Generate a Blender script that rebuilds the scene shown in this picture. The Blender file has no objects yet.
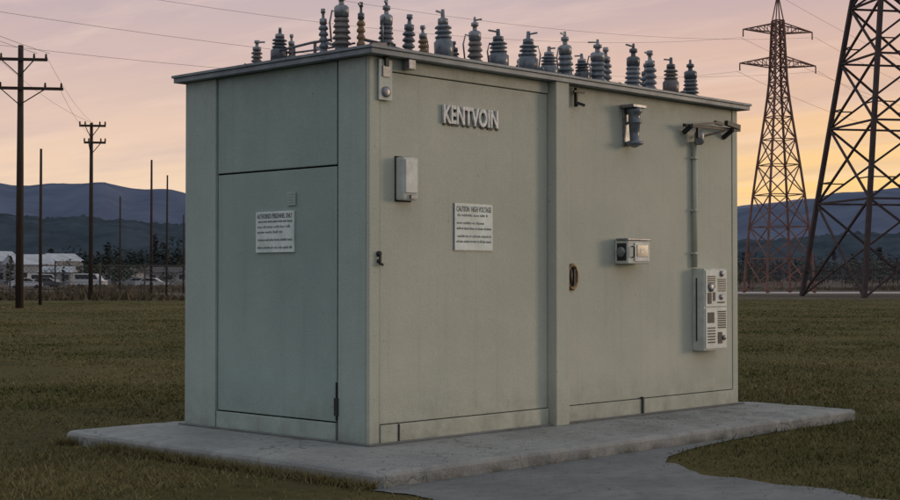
import bpy, bmesh, math, random
import numpy as np
from mathutils import Vector, Matrix
random.seed(7); rng=np.random.default_rng(7)
scene=bpy.context.scene
scene.view_settings.view_transform='Standard'
scene.view_settings.look='None'
scene.view_settings.exposure=0
COL=scene.collection
rad=math.radians

# ------------------------------------------------------------ site frame
ANG=rad(43.75)
F=Vector((math.cos(ANG),math.sin(ANG),0)); R=Vector((math.sin(ANG),-math.cos(ANG),0))
CAM=Vector((-8.124,-8.694,1.5))
def site(d,l,z=0.0):
    p=CAM+F*d+R*l
    return Vector((p.x,p.y,z))

# ------------------------------------------------------------ materials
def mat(name,col,rough=0.7,metal=0.0,col2=None,scale=3.0,detail=6,bump=0.0,bscale=60,spec=0.3,lo=0.35,hi=0.65,dist=0.01,mapscale=None):
    m=bpy.data.materials.new(name); m.use_nodes=True
    nt=m.node_tree; N=nt.nodes; L=nt.links
    b=N['Principled BSDF']; b.inputs['Roughness'].default_value=rough; b.inputs['Metallic'].default_value=metal
    b.inputs['Specular IOR Level'].default_value=spec
    b.inputs['Base Color'].default_value=(*col,1)
    tc=N.new('ShaderNodeTexCoord'); src=tc.outputs['Object']
    if mapscale:
        mp=N.new('ShaderNodeMapping'); mp.inputs['Scale'].default_value=mapscale
        L.new(src,mp.inputs[0]); src=mp.outputs[0]
    if col2 is None: col2=tuple(c*0.72 for c in col)
    n=N.new('ShaderNodeTexNoise'); n.inputs['Scale'].default_value=scale; n.inputs['Detail'].default_value=detail; n.inputs['Roughness'].default_value=0.65
    L.new(src,n.inputs['Vector'])
    r=N.new('ShaderNodeValToRGB'); r.color_ramp.elements[0].position=lo; r.color_ramp.elements[1].position=hi
    r.color_ramp.elements[0].color=(*col2,1); r.color_ramp.elements[1].color=(*col,1)
    L.new(n.outputs['Fac'],r.inputs[0]); L.new(r.outputs[0],b.inputs['Base Color'])
    if bump>0:
        n2=N.new('ShaderNodeTexNoise'); n2.inputs['Scale'].default_value=bscale; n2.inputs['Detail'].default_value=4
        L.new(tc.outputs['Object'],n2.inputs['Vector'])
        bp=N.new('ShaderNodeBump'); bp.inputs['Strength'].default_value=bump; bp.inputs['Distance'].default_value=dist
        L.new(n2.outputs['Fac'],bp.inputs['Height']); L.new(bp.outputs[0],b.inputs['Normal'])
    return m

def mixrgb(nt,fac,a,b,mode='MIX'):
    m=nt.nodes.new('ShaderNodeMix'); m.data_type='RGBA'; m.blend_type=mode
    for sock,val in ((m.inputs[0],fac),(m.inputs[6],a),(m.inputs[7],b)):
        if hasattr(val,'is_output'): nt.links.new(val,sock)
        elif isinstance(val,(int,float)): sock.default_value=val
        else: sock.default_value=(*val,1)
    return m.outputs[2]
def noise(nt,vec,scale,detail=5,rough=0.6):
    n=nt.nodes.new('ShaderNodeTexNoise'); n.inputs['Scale'].default_value=scale; n.inputs['Detail'].default_value=detail; n.inputs['Roughness'].default_value=rough
    nt.links.new(vec,n.inputs['Vector']); return n.outputs['Fac']
def mapping(nt,vec,s):
    m=nt.nodes.new('ShaderNodeMapping'); m.inputs['Scale'].default_value=s; nt.links.new(vec,m.inputs[0]); return m.outputs[0]
def rng_(nt,v,a,b,c=0.0,d=1.0):
    m=nt.nodes.new('ShaderNodeMapRange'); m.inputs[1].default_value=a; m.inputs[2].default_value=b; m.inputs[3].default_value=c; m.inputs[4].default_value=d
    nt.links.new(v,m.inputs[0]); return m.outputs[0]
def math_(nt,op,a,b):
    m=nt.nodes.new('ShaderNodeMath'); m.operation=op
    for i,v in enumerate((a,b)):
        if hasattr(v,'is_output'): nt.links.new(v,m.inputs[i])
        else: m.inputs[i].default_value=v
    return m.outputs[0]

def wall_material(name,base,dark,stain):
    m=bpy.data.materials.new(name); m.use_nodes=True; nt=m.node_tree; b=nt.nodes['Principled BSDF']
    b.inputs['Roughness'].default_value=0.6; b.inputs['Specular IOR Level'].default_value=0.25
    g=nt.nodes.new('ShaderNodeNewGeometry'); P=g.outputs['Position']
    big=rng_(nt,noise(nt,P,0.8,6,0.62),0.33,0.68)
    c=mixrgb(nt,big,dark,base)
    fine=rng_(nt,noise(nt,P,70,3,0.7),0.3,0.7,0.92,1.07)
    cc=nt.nodes.new('ShaderNodeCombineColor')
    for i in range(3): nt.links.new(fine,cc.inputs[i])
    c=mixrgb(nt,1.0,c,cc.outputs[0],'MULTIPLY')
    st=rng_(nt,noise(nt,mapping(nt,P,(9,9,0.35)),1.6,5,0.6),0.54,0.84,0,0.35)
    c=mixrgb(nt,st,c,stain)
    # soft scuffed blotches, paler
    c=mixrgb(nt,rng_(nt,noise(nt,P,3.3,7,0.72),0.56,0.74,0,0.35),c,tuple(min(1,x*1.18) for x in base))
    sep=nt.nodes.new('ShaderNodeSeparateXYZ'); nt.links.new(P,sep.inputs[0])
    lowz=rng_(nt,sep.outputs[2],0.12,0.60,1,0)
    nz=rng_(nt,noise(nt,P,4.5,6,0.7),0.35,0.7)
    c=mixrgb(nt,math_(nt,'MULTIPLY',math_(nt,'MULTIPLY',lowz,nz),0.6),c,(0.15,0.14,0.105))
    hiz=rng_(nt,sep.outputs[2],2.9,3.32,0,0.4)
    c=mixrgb(nt,math_(nt,'MULTIPLY',hiz,nz),c,(0.14,0.14,0.12))
    sp=rng_(nt,noise(nt,P,26,2,0.5),0.745,0.78,0,0.75)
    c=mixrgb(nt,sp,c,(0.14,0.10,0.07))
    nt.links.new(c,b.inputs['Base Color'])
    bp=nt.nodes.new('ShaderNodeBump'); bp.inputs['Strength'].default_value=0.35; bp.inputs['Distance'].default_value=0.007
    h=math_(nt,'ADD',noise(nt,P,85,3,0.6),math_(nt,'MULTIPLY',noise(nt,P,2.2,4,0.5),3.5))
    nt.links.new(h,bp.inputs['Height']); nt.links.new(bp.outputs[0],b.inputs['Normal'])
    return m

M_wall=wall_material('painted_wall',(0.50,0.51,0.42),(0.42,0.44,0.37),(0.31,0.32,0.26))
M_walls=wall_material('shade_toned_side_wall',(0.325,0.405,0.365),(0.265,0.335,0.305),(0.20,0.24,0.215))  # wall colour darkened and cooled: the side's shade is put into the paint
M_walls2=wall_material('shade_toned_side_post',(0.39,0.455,0.41),(0.325,0.39,0.35),(0.24,0.28,0.25))  # posts paler than the door, with the side's shade still in the colour
M_dark=mat('dark_gap',(0.03,0.03,0.03),0.9)
M_roof=mat('roof_metal',(0.26,0.29,0.31),0.5,0.2,(0.15,0.17,0.19),4,bump=0.2)
M_insA=mat('porcelain_grey',(0.17,0.19,0.215),0.28,0,(0.09,0.105,0.12),14,spec=0.6)
M_insB=mat('porcelain_dark',(0.10,0.11,0.12),0.28,0,(0.05,0.055,0.065),14,spec=0.6)
M_insC=mat('porcelain_taupe',(0.19,0.165,0.15),0.35,0,(0.10,0.085,0.08),14,spec=0.5)
M_brown=mat('porcelain_brown',(0.26,0.15,0.07),0.35,0,(0.15,0.09,0.045),14,spec=0.5)
M_metal=mat('galvanised',(0.33,0.34,0.35),0.4,0.5,(0.17,0.17,0.18),20)
M_blackm=mat('black_metal',(0.045,0.045,0.045),0.5,0.3)
M_rust=mat('rusty_brass',(0.34,0.24,0.13),0.5,0.5,(0.13,0.08,0.05),20)
M_white=mat('white_paint',(0.78,0.78,0.75),0.5,0,(0.60,0.61,0.57),9)
M_offw=mat('offwhite_box',(0.60,0.62,0.56),0.5,0,(0.44,0.46,0.41),8,bump=0.1)
M_boxp=mat('panel_paint',(0.78,0.79,0.74),0.5,0,(0.58,0.59,0.53),10)
M_sign=mat('sign_white',(0.74,0.80,0.77),0.45,0,(0.55,0.61,0.56),6)
M_ink=mat('sign_ink',(0.09,0.10,0.10),0.6,0,(0.15,0.16,0.15),40)
M_letter=mat('letter_metal',(0.85,0.87,0.85),0.4,0.0,(0.42,0.43,0.42),22)
M_glass=bpy.data.materials.new('meter_glass'); M_glass.use_nodes=True
_b=M_glass.node_tree.nodes['Principled BSDF']; _b.inputs['Base Color'].default_value=(0.04,0.05,0.05,1); _b.inputs['Roughness'].default_value=0.08
M_wood=mat('pole_wood',(0.060,0.042,0.032),0.9,0,(0.03,0.022,0.018),3,mapscale=(6,6,0.5))
M_steel=mat('lattice_steel',(0.075,0.05,0.048),0.75,0.1,(0.045,0.03,0.03),1.5)
M_steel2=mat('lattice_steel_pale',(0.24,0.12,0.09),0.75,0.1,(0.14,0.075,0.06),1.5)
M_wire=mat('wire',(0.16,0.13,0.13),0.6)
M_fence=mat('fence_metal',(0.18,0.165,0.15),0.7,0.1)
M_fpost=mat('fence_post',(0.10,0.085,0.07),0.8)

# ------------------------------------------------------------ mesh helpers
def link(o,parent=None):
    COL.objects.link(o)
    if parent: o.parent=parent
    return o
def empty(name,loc=(0,0,0)):
    e=bpy.data.objects.new(name,None); e.location=loc; e.empty_display_size=0.3; COL.objects.link(e); return e
def bm_box(bm,x0,x1,y0,y1,z0,z1,mi=0):
    vs=[bm.verts.new((x,y,z)) for z in (z0,z1) for x,y in ((x0,y0),(x1,y0),(x1,y1),(x0,y1))]
    for f in ((3,2,1,0),(4,5,6,7),(0,1,5,4),(1,2,6,5),(2,3,7,6),(3,0,4,7)):
        fc=bm.faces.new([vs[i] for i in f]); fc.material_index=mi
def bm_obj(bm,name,m,parent=None,smooth=False,bevel=0,seg=2):
    if bevel: bmesh.ops.bevel(bm,geom=list(bm.edges),offset=bevel,segments=seg,profile=0.6,affect='EDGES',clamp_overlap=True)
    me=bpy.data.meshes.new(name); bm.to_mesh(me); bm.free()
    for mm in (m if isinstance(m,(list,tuple)) else [m]): me.materials.append(mm)
    if smooth:
        for p in me.polygons: p.use_smooth=True
    return link(bpy.data.objects.new(name,me),parent)
def box(name,parent,b,m,bevel=0.004):
    bm=bmesh.new(); bm_box(bm,*b); return bm_obj(bm,name,m,parent,bevel=bevel)
def bm_beam(bm,a,b,w,h=None,mi=0):
    a=Vector(a); b=Vector(b); h=h or w
    d=(b-a).normalized(); up=Vector((0,0,1)) if abs(d.z)<0.95 else Vector((1,0,0))
    s=d.cross(up).normalized(); t=s.cross(d).normalized()
    vs=[bm.verts.new(p+s*sx*w/2+t*sy*h/2) for p in (a,b) for sx,sy in ((-1,-1),(1,-1),(1,1),(-1,1))]
    for f in ((3,2,1,0),(4,5,6,7),(0,1,5,4),(1,2,6,5),(2,3,7,6),(3,0,4,7)):
        fc=bm.faces.new([vs[i] for i in f]); fc.material_index=mi
def bm_tube(bm,pts,r,n=6,mi=0):
    rings=[]
    pts=[Vector(p) for p in pts]
    for i,p in enumerate(pts):
        d=(pts[min(i+1,len(pts)-1)]-pts[max(i-1,0)]).normalized()
        up=Vector((0,0,1)) if abs(d.z)<0.9 else Vector((1,0,0))
        s=d.cross(up).normalized(); t=s.cross(d)
        rr=r[i] if isinstance(r,(list,tuple)) else r
        rings.append([bm.verts.new(p+s*math.cos(k*2*math.pi/n)*rr+t*math.sin(k*2*math.pi/n)*rr) for k in range(n)])
    for a,b in zip(rings[:-1],rings[1:]):
        for k in range(n):
            f=bm.faces.new((a[k],a[(k+1)%n],b[(k+1)%n],b[k])); f.material_index=mi; f.smooth=True
    for rg in (rings[0][::-1],rings[-1]):
        f=bm.faces.new(rg); f.material_index=mi
def bm_lathe(bm,prof,org=(0,0,0),n=20,mi=0,M=None):
    org=Vector(org); rings=[]
    for r,z in prof:
        ring=[]
        for k in range(n):
            p=Vector((r*math.cos(2*math.pi*k/n),r*math.sin(2*math.pi*k/n),z))
            if M: p=M@p
            ring.append(bm.verts.new(org+p))
        rings.append(ring)
    for a,b in zip(rings[:-1],rings[1:]):
        for k in range(n):
            f=bm.faces.new((a[k],a[(k+1)%n],b[(k+1)%n],b[k])); f.material_index=mi; f.smooth=True
    f=bm.faces.new(rings[0][::-1]); f.material_index=mi
    f=bm.faces.new(rings[-1]); f.material_index=mi
def text(name,parent,body,size,loc,rot,m,ext=0.001,align='LEFT',sx=1.0,bold=0.0):
    cu=bpy.data.curves.new(name,'FONT'); cu.body=body; cu.size=size; cu.extrude=ext; cu.align_x=align; cu.offset=bold; cu.resolution_u=3
    o=bpy.data.objects.new(name,cu); COL.objects.link(o)
    bpy.context.view_layer.update()
    me=bpy.data.meshes.new_from_object(o.evaluated_get(bpy.context.evaluated_depsgraph_get()))
    bpy.data.objects.remove(o)
    me.materials.clear(); me.materials.append(m)
    t=bpy.data.objects.new(name,me); t.location=loc; t.rotation_euler=rot; t.scale=(sx,1,1)
    return link(t,parent)

# ------------------------------------------------------------ building
L_,W_=5.49,2.51
Z0,Z1=0.12,3.32
B=empty('electrical_substation_building',(0,0,0))
box('inner_core',B,(0.04,L_-0.04,0.04,W_-0.04,Z0,Z1-0.01),M_dark,0)
g=0.007
def fp(name,x0,x1,z0,z1,y0=0.0,m=None,bev=0.006): return box(name,B,(x0,x1,y0,0.038,z0,z1),m or M_wall,bev)
fp('corner_post_front',0.0,0.115,Z0,Z1-0.001,-0.004)
fp('front_panel_large',0.115+g,2.28-g,0.285,3.205,0.004)
fp('front_header',0.115+g,2.28-g,3.205+g,Z1-0.001,-0.010)
fp('base_skirt_1',0.115+g,0.33-g,Z0,0.278,-0.012)
fp('base_skirt_2',0.33+g,2.28-g,Z0,0.278,-0.014)
box('wall_rib',B,(2.28,2.47,-0.10,0.038,Z0,Z1-0.001),M_wall,0.008)
fp('front_panel_right',2.47+g,L_-0.10,0.285,Z1-0.002,0.002)
fp('base_skirt_3',2.47+g,3.73-g,Z0,0.278,-0.012)
fp('base_skirt_4',3.73+g,L_-0.10,Z0,0.278,-0.014)
fp('corner_post_right',L_-0.10+0.004,L_,Z0,Z1-0.001,-0.006)
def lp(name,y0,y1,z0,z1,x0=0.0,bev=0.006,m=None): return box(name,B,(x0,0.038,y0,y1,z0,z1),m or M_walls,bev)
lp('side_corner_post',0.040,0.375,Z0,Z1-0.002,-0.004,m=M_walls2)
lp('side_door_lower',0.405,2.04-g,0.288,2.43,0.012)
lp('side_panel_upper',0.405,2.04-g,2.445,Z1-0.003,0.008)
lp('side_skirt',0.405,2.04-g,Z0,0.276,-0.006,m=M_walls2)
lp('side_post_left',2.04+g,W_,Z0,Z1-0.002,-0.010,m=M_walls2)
box('door_jamb',B,(0.018,0.038,0.377,0.403,Z0,Z1-0.004),M_dark,0)
box('back_wall',B,(0.04,L_,W_-0.039,W_-0.002,Z0,Z1-0.002),M_wall,0.005)
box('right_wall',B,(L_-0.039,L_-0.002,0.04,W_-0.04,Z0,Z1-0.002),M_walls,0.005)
box('roof',B,(-0.085,L_+0.09,-0.115,W_+0.09,Z1,Z1+0.045),M_roof,0.006)
box('roof_flashing',B,(-0.10,L_+0.105,-0.130,W_+0.105,Z1+0.045,Z1+0.070),M_roof,0.004)
box('door_hinge',B,(-0.02,0.02,0.365,0.41,0.34,0.49),M_blackm,0.004)
bm=bmesh.new(); bm_beam(bm,(-0.006,0.39,0.30),(-0.006,0.39,0.62),0.012); bm_obj(bm,'door_rod',M_blackm,B)
bm=bmesh.new()
MxS=Matrix.Rotation(rad(90),3,'X'); MyS=Matrix.Rotation(rad(-90),3,'Y')
for z in [0.5+0.52*i for i in range(6)]:
    for x in (0.06,2.54,5.34): bm_lathe(bm,[(0.006,0),(0.005,0.003),(0.0001,0.004)],(x,-0.003 if x<0.1 else 0.003,z),8,M=MxS)
bm_obj(bm,'panel_screws',M_wall,B)
box('skirt_clip',B,(3.715,3.745,-0.03,0.0,Z0+0.01,0.30),M_blackm,0.003)
box('skirt_clip_b',B,(0.32,0.337,-0.020,0.0,Z0+0.01,0.275),M_blackm,0.002)
Mx=Matrix.Rotation(rad(90),3,'X')
bm=bmesh.new()
bm_lathe(bm,[(0.0001,0),(0.024,0.0),(0.024,0.02),(0.012,0.028),(0.0001,0.03)],(0.10,-0.004,1.69),14,M=Mx)
bm_lathe(bm,[(0.0001,0),(0.018,0.0),(0.018,0.02),(0.0001,0.025)],(0.10,-0.004,1.63),14,M=Mx)
bm_beam(bm,(0.10,-0.028,1.70),(0.10,-0.028,1.60),0.016)
bm_beam(bm,(0.09,-0.028,1.61),(0.125,-0.035,1.60),0.02)
bm_obj(bm,'door_lock',M_blackm,B)
bm=bmesh.new()
bm_beam(bm,(2.66,-0.03,3.30),(2.66,-0.03,3.12),0.035,0.02); bm_beam(bm,(2.60,-0.05,3.26),(2.76,-0.05,3.26),0.02)
bm_beam(bm,(2.66,-0.03,3.16),(2.72,-0.09,3.13),0.025)
bm_obj(bm,'eave_bracket',M_blackm,B)
bm=bmesh.new()
Mel=Matrix.Diagonal((0.62,1,1))@Mx
bm_lathe(bm,[(0.10,0),(0.125,0.0),(0.130,0.02),(0.118,0.034),(0.10,0.028),(0.092,0.0)],(2.62,0.002,1.50),28,M=Mel)
bm_obj(bm,'pull_handle_ring',M_rust,B)
bm=bmesh.new()
bm_lathe(bm,[(0.0001,0),(0.10,0),(0.095,0.008),(0.0001,0.008)],(2.62,0.001,1.50),28,M=Mel)
bm_beam(bm,(2.62,-0.035,1.57),(2.62,-0.035,1.43),0.02)
bm_obj(bm,'pull_handle_cup',M_blackm,B)
text('raised_lettering',B,'KENTVOIN',0.215,(0.85,-0.014,2.835),(rad(90),0,0),M_letter,0.012,sx=0.665,bold=0.006)
text('raised_lettering_shadow',B,'KENTVOIN',0.215,(0.868,-0.003,2.823),(rad(90),0,0),M_blackm,0.004,sx=0.665,bold=0.011)  # black offset copy of the letters, a drop shadow built as geometry

T=empty('equipment_tag',(0,0,0))
box('plate',T,(0.085,0.235,-0.030,-0.014,2.96,3.30),M_offw,0.006)
bm=bmesh.new()
bm_lathe(bm,[(0.0001,0),(0.045,0),(0.045,0.012),(0.03,0.018),(0.0001,0.02)],(0.16,-0.030,3.03),18,M=Mx)
bm_beam(bm,(0.12,-0.036,3.20),(0.20,-0.036,3.20),0.012,0.09)
bm_obj(bm,'seal',M_metal,T)
box('hook',T,(0.14,0.18,-0.05,-0.012,3.24,3.318),M_blackm,0.003)

G=empty('junction_box')
box('housing',G,(0.30,0.475,-0.095,0.003,2.14,2.50),M_offw,0.018)
box('cover',G,(0.318,0.457,-0.108,-0.0955,2.20,2.48),M_boxp,0.006)
box('latch',G,(0.37,0.41,-0.118,-0.096,2.150,2.185),M_metal,0.004)
box('back_plate',G,(0.293,0.482,-0.004,0.0035,2.13,2.51),M_dark,0.001)

def words(n):
    return ' '.join(''.join(random.choice('abcdefhilmnorstuvw') for _ in range(random.randint(2,8))) for i in range(n))
def sign(name,head,front,a0,a1,z0,z1,lines,size):
    s=empty(name)
    if front:
        box('plate',s,(a0,a1,-0.009,0.003,z0,z1),M_sign,0.002)
        box('frame',s,(a0-0.006,a1+0.006,-0.004,0.0035,z0-0.006,z1+0.006),M_metal,0.001)
        rot=(rad(90),0,0); P=lambda u,z:(a0+u,-0.0095,z)
    else:
        box('plate',s,(-0.006,0.009,a0,a1,z0,z1),M_sign,0.002)
        rot=(rad(90),0,rad(-90)); P=lambda u,z:(-0.0065,a1-u,z)
    w=a1-a0; h=z1-z0
    def put(n,t,sz,u,z,bold=0):
        o=text(n,s,t,sz,P(u,z),rot,M_ink,0.0008,bold=bold)
        mx=max(v.co.x for v in o.data.vertices)
        if mx>w-u-0.02: o.scale=((w-u-0.02)/mx,1,1)
    put('heading',head,h*0.16,0.02,z1-h*0.165,0.0015)
    z=z1-h*0.27; i=0
    while z>z0+h*0.06:
        put('line_%d'%i,words(random.randint(3,8)),size,0.02+(0 if i%3 else 0.01),z,0.0003); z-=size*random.choice((1.35,1.4,2.0)); i+=1
sign('warning_sign','CAUTION  HIGH VOLTAGE',True,1.01,1.50,1.735,2.14,9,0.034)
sign('notice_sign','AUTHORISED PERSONNEL ONLY',False,0.945,1.465,1.715,2.075,8,0.034)
sp=empty('small_notice_plate'); box('plate',sp,(-0.003,0.009,0.93,1.04,2.12,2.235),M_walls2,0.002)
for k in range(4): box('line_%d'%k,sp,(-0.0045,-0.0028,0.94,1.03-0.01*(k%2),2.14+k*0.024,2.146+k*0.024),M_metal,0)

K=empty('electricity_meter_box')
box('housing',K,(3.30,3.66,-0.16,0.003,1.63,1.86),M_offw,0.012)
box('lid',K,(3.285,3.675,-0.172,-0.02,1.861,1.878),M_metal,0.004)
box('window_frame',K,(3.40,3.64,-0.172,-0.161,1.655,1.835),M_white,0.004)
box('window',K,(3.43,3.61,-0.177,-0.1725,1.70,1.815),M_glass,0.002)
box('dial_plate',K,(3.485,3.555,-0.1795,-0.1775,1.735,1.78),M_metal,0.001)
box('side_recess',K,(3.294,3.2995,-0.14,-0.03,1.66,1.83),M_blackm,0.001)
bm=bmesh.new()
bm_lathe(bm,[(0.0001,0),(0.05,0),(0.05,0.015),(0.035,0.022),(0.0001,0.022)],(3.294,-0.085,1.745),20,M=Matrix.Rotation(rad(-90),3,'Y'))
bm_obj(bm,'dial',M_metal,K)
bm=bmesh.new(); bm_tube(bm,[(3.36,-0.165,1.80),(3.36,-0.19,1.79),(3.36,-0.19,1.70),(3.36,-0.165,1.69)],0.008); bm_obj(bm,'handle',M_blackm,K)

Lm=empty('wall_lantern')
box('top_plate',Lm,(3.38,3.60,-0.17,-0.005,3.17,3.20),M_metal,0.004)
box('wall_plate',Lm,(3.43,3.55,-0.02,0.003,2.80,3.17),M_metal,0.004)
bm=bmesh.new()
bm_lathe(bm,[(0.03,0.37),(0.075,0.365),(0.08,0.33),(0.06,0.31),(0.06,0.24),(0.072,0.235),(0.072,0.22),(0.055,0.21),(0.05,0.12),(0.045,0.05),(0.085,0.035),(0.09,0.01),(0.06,0.0),(0.02,-0.02)],(3.49,-0.10,2.80),20)
bm_obj(bm,'lamp_body',M_insA,Lm)

C=empty('cable_termination_arm')
bm=bmesh.new()
bm_beam(bm,(4.36,-0.09,3.07),(5.40,-0.09,3.09),0.035,0.03)
bm_beam(bm,(4.45,-0.02,3.0),(4.45,-0.12,3.07),0.04); bm_beam(bm,(5.22,-0.0,3.0),(5.22,-0.12,3.08),0.04)
bm_beam(bm,(4.40,-0.16,3.07),(4.80,-0.16,3.12),0.022)
bm_beam(bm,(4.80,-0.16,3.12),(5.34,-0.12,3.12),0.018)
bm_beam(bm,(4.70,-0.06,2.97),(5.05,-0.14,3.06),0.02)
bm_beam(bm,(5.05,-0.15,3.14),(5.30,-0.15,3.11),0.045,0.05)
bm_beam(bm,(4.84,-0.15,3.13),(4.98,-0.15,3.12),0.035,0.035)
bm_beam(bm,(4.55,-0.13,3.05),(4.55,-0.13,2.95),0.03)
bm_obj(bm,'arm',M_blackm,C)
bm=bmesh.new(); bm_lathe(bm,[(0.025,-0.10),(0.05,-0.08),(0.052,0.02),(0.04,0.04),(0.02,0.05)],(4.62,-0.10,2.98),16); bm_obj(bm,'gland',M_metal,C)
bm=bmesh.new(); bm_tube(bm,[(4.64,-0.03,2.92),(4.64,-0.03,1.60)],0.026,10)
for z in (2.75,2.2,1.75): bm_box(bm,4.60,4.68,-0.062,0.003,z-0.012,z+0.012)
bm_obj(bm,'conduit',M_wall,C)

E=empty('breaker_cabinet')
X0,X1,ZB,ZT=4.64,5.07,0.73,1.59; yf=-0.14
box('cabinet',E,(X0,X1,yf,0.003,ZB,ZT),M_offw,0.008)
box('top_door',E,(X0+0.02,X1-0.02,yf-0.010,yf-0.001,1.19,ZT-0.02),M_boxp,0.004)
box('bottom_door',E,(X0+0.02,X1-0.02,yf-0.010,yf-0.001,ZB+0.02,1.175),M_boxp,0.004)
bm=bmesh.new()
yy=yf-0.0115
def dk(x0,x1,z0,z1,t=0.003): bm_box(bm,x0,x1,yy-t,yy,z0,z1)
for k in range(6): dk(X0+0.05,X0+0.19,1.50-k*0.022,1.511-k*0.022)
for k in range(7): dk(X0+0.24,X0+0.39,1.47-k*0.02,1.479-k*0.02)
dk(X0+0.05,X0+0.12,1.22,1.335); dk(X0+0.23,X0+0.37,1.225,1.24); dk(X0+0.15,X0+0.19,1.25,1.34)
for k in range(8): dk(X0+0.24,X0+0.39,1.13-k*0.024,1.143-k*0.024)
dk(X0+0.05,X0+0.17,1.02,1.13)
for k in range(6): dk(X0+0.05,X0+0.19,0.96-k*0.03,0.973-k*0.03)
dk(X0+0.24,X0+0.32,0.80,0.92)
bm_obj(bm,'vents',M_blackm,E)
bm=bmesh.new()
for (x,z,r) in ((X0+0.11,1.39,0.045),(X0+0.31,1.535,0.032),(X0+0.30,1.29,0.03),(X0+0.35,0.86,0.028)):
    bm_lathe(bm,[(0.0001,0),(r,0),(r,0.012),(r*0.6,0.02),(0.0001,0.02)],(x,yy,z),18,M=Mx)
bm_obj(bm,'knobs',M_metal,E)
bm=bmesh.new(); bm_beam(bm,(X0-0.004,-0.05,ZB+0.1),(X0-0.004,-0.05,ZT-0.1),0.008,0.02); bm_obj(bm,'hinge_bar',M_blackm,E)

# ------------------------------------------------------------ insulators on roof
ZR=Z1+0.070
def insulator(x,y,h,r=0.062,kind=0,tilt=0,m=None):
    r*=1.13
    bm=bmesh.new()
    n=22
    prof=[(r*1.15,0),(r*1.15,0.018),(r*0.75,0.024),(r*0.72,h*0.12)]
    bm_lathe(bm,prof,(0,0,0),n,1)
    if kind==0:
        z=h*0.12; P=[(r*0.70,z)]; sheds=random.choice((4,5)); zh=h*0.44
        for i in range(sheds):
            a=z+zh*i/sheds; b=zh/sheds; rr=r*(1.08-0.06*i)
            P+=[(r*0.72,a+b*0.15),(rr,a+b*0.3),(rr*0.98,a+b*0.5),(r*0.70,a+b*0.95)]
        bm_lathe(bm,P,(0,0,0),n,0)
        zt=z+zh
        bm_lathe(bm,[(r*0.5,zt),(r*0.78,zt+h*0.01),(r*0.80,zt+h*0.15),(r*0.6,zt+h*0.18),(r*0.3,zt+h*0.19),(r*0.28,zt+h*0.26),(r*0.48,zt+h*0.27),(r*0.48,zt+h*0.33),(r*0.18,zt+h*0.35),(r*0.14,h)],(0,0,0),n,1)
    elif kind==1:
        z=h*0.12
        bm_lathe(bm,[(r*0.8,z),(r*1.12,z+h*0.02),(r*1.15,z+h*0.30),(r*0.95,z+h*0.33),(r*0.9,z+h*0.36)],(0,0,0),n,0)
        P=[]; a0=z+h*0.36
        for i in range(3):
            a=a0+h*0.085*i; P+=[(r*0.6,a),(r*1.0,a+h*0.02),(r*0.98,a+h*0.04),(r*0.6,a+h*0.08)]
        bm_lathe(bm,P,(0,0,0),n,0)
        a=a0+h*0.255
        bm_lathe(bm,[(r*0.4,a),(r*0.62,a+h*0.01),(r*0.6,a+h*0.10),(r*0.25,a+h*0.12),(r*0.2,h)],(0,0,0),n,1)
    else:
        P=[(r*0.4,h*0.12)]
        for i in range(4):
            a=h*0.14+h*0.13*i; P+=[(r*0.55,a),(r*0.92,a+h*0.03),(r*0.90,a+h*0.06),(r*0.55,a+h*0.12)]
        bm_lathe(bm,P,(0,0,0),n,0)
        bm_lathe(bm,[(r*0.4,h*0.66),(r*0.7,h*0.67),(r*0.7,h*0.78),(r*0.3,h*0.80),(r*0.25,h*0.9),(r*0.45,h*0.91),(r*0.42,h)],(0,0,0),n,1)
    if random.random()<0.8:
        bm_beam(bm,(-r*0.1,0,h*0.94),(r*random.uniform(0.7,1.3)*random.choice((-1,1)),0,h*0.96),0.018,0.014,1)
    if random.random()<0.6:
        bm_beam(bm,(0,0,h*0.1),(r*2.0*random.choice((-1,1)),0.02,h*0.2),0.025,0.025,1)
    if random.random()<0.4:
        s_=random.choice((-1,1)); bm_tube(bm,[(0,0,h*0.62),(s_*r*1.2,0,h*0.68),(s_*r*1.5,0,h*0.5),(s_*r*1.3,0,h*0.2)],0.008,5,1)
    mm=m or random.choice((M_insA,M_insA,M_insB,M_insC))
    o=bm_obj(bm,'porcelain_insulator',[mm,random.choice((M_metal,M_metal,M_insB,M_insA))])
    o.location=(x,y,ZR); o.rotation_euler=(rad(random.uniform(-2.5,2.5)),rad(random.uniform(-2.5,2.5)+tilt),random.uniform(0,6.28))
    return o
LST=[(0.12,0.47,0.56,0.070,0,0),(0.05,0.62,0.40,0.04,2,0),(0.22,0.34,0.44,0.036,2,1),(0.50,0.33,0.50,0.062,0,0),
(0.79,0.35,0.41,0.055,2,0),(0.99,0.35,0.34,0.045,2,1),(1.247,0.35,0.52,0.068,1,0),(1.54,0.5,0.28,0.05,2,0),(1.66,0.35,0.50,0.064,0,0),
(1.986,0.35,0.43,0.074,1,0),(2.20,0.6,0.34,0.04,2,0),(2.40,0.35,0.46,0.075,1,0),(2.52,0.55,0.28,0.045,2,0),(2.71,0.35,0.35,0.07,1,0),(2.974,0.35,0.53,0.072,0,0),
(3.24,0.35,0.34,0.062,1,0),(3.44,0.32,0.50,0.080,0,0),(3.68,0.40,0.46,0.06,2,0),(4.069,0.35,0.54,0.078,0,0),(4.385,0.35,0.50,0.066,2,0),
(4.56,0.55,0.40,0.06,2,0),(4.72,0.33,0.46,0.068,1,0),(5.10,0.33,0.48,0.078,0,0),
(0.25,1.465,0.36,0.06,1,0),(0.25,1.78,0.28,0.05,2,0),(0.33,1.38,0.30,0.035,2,0)]
for i,(x,y,h,r,k,b) in enumerate(LST):
    insulator(x,y,h,r,k,0,M_brown if b else None)
bb=empty('roof_busbar')
bm=bmesh.new()
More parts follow.
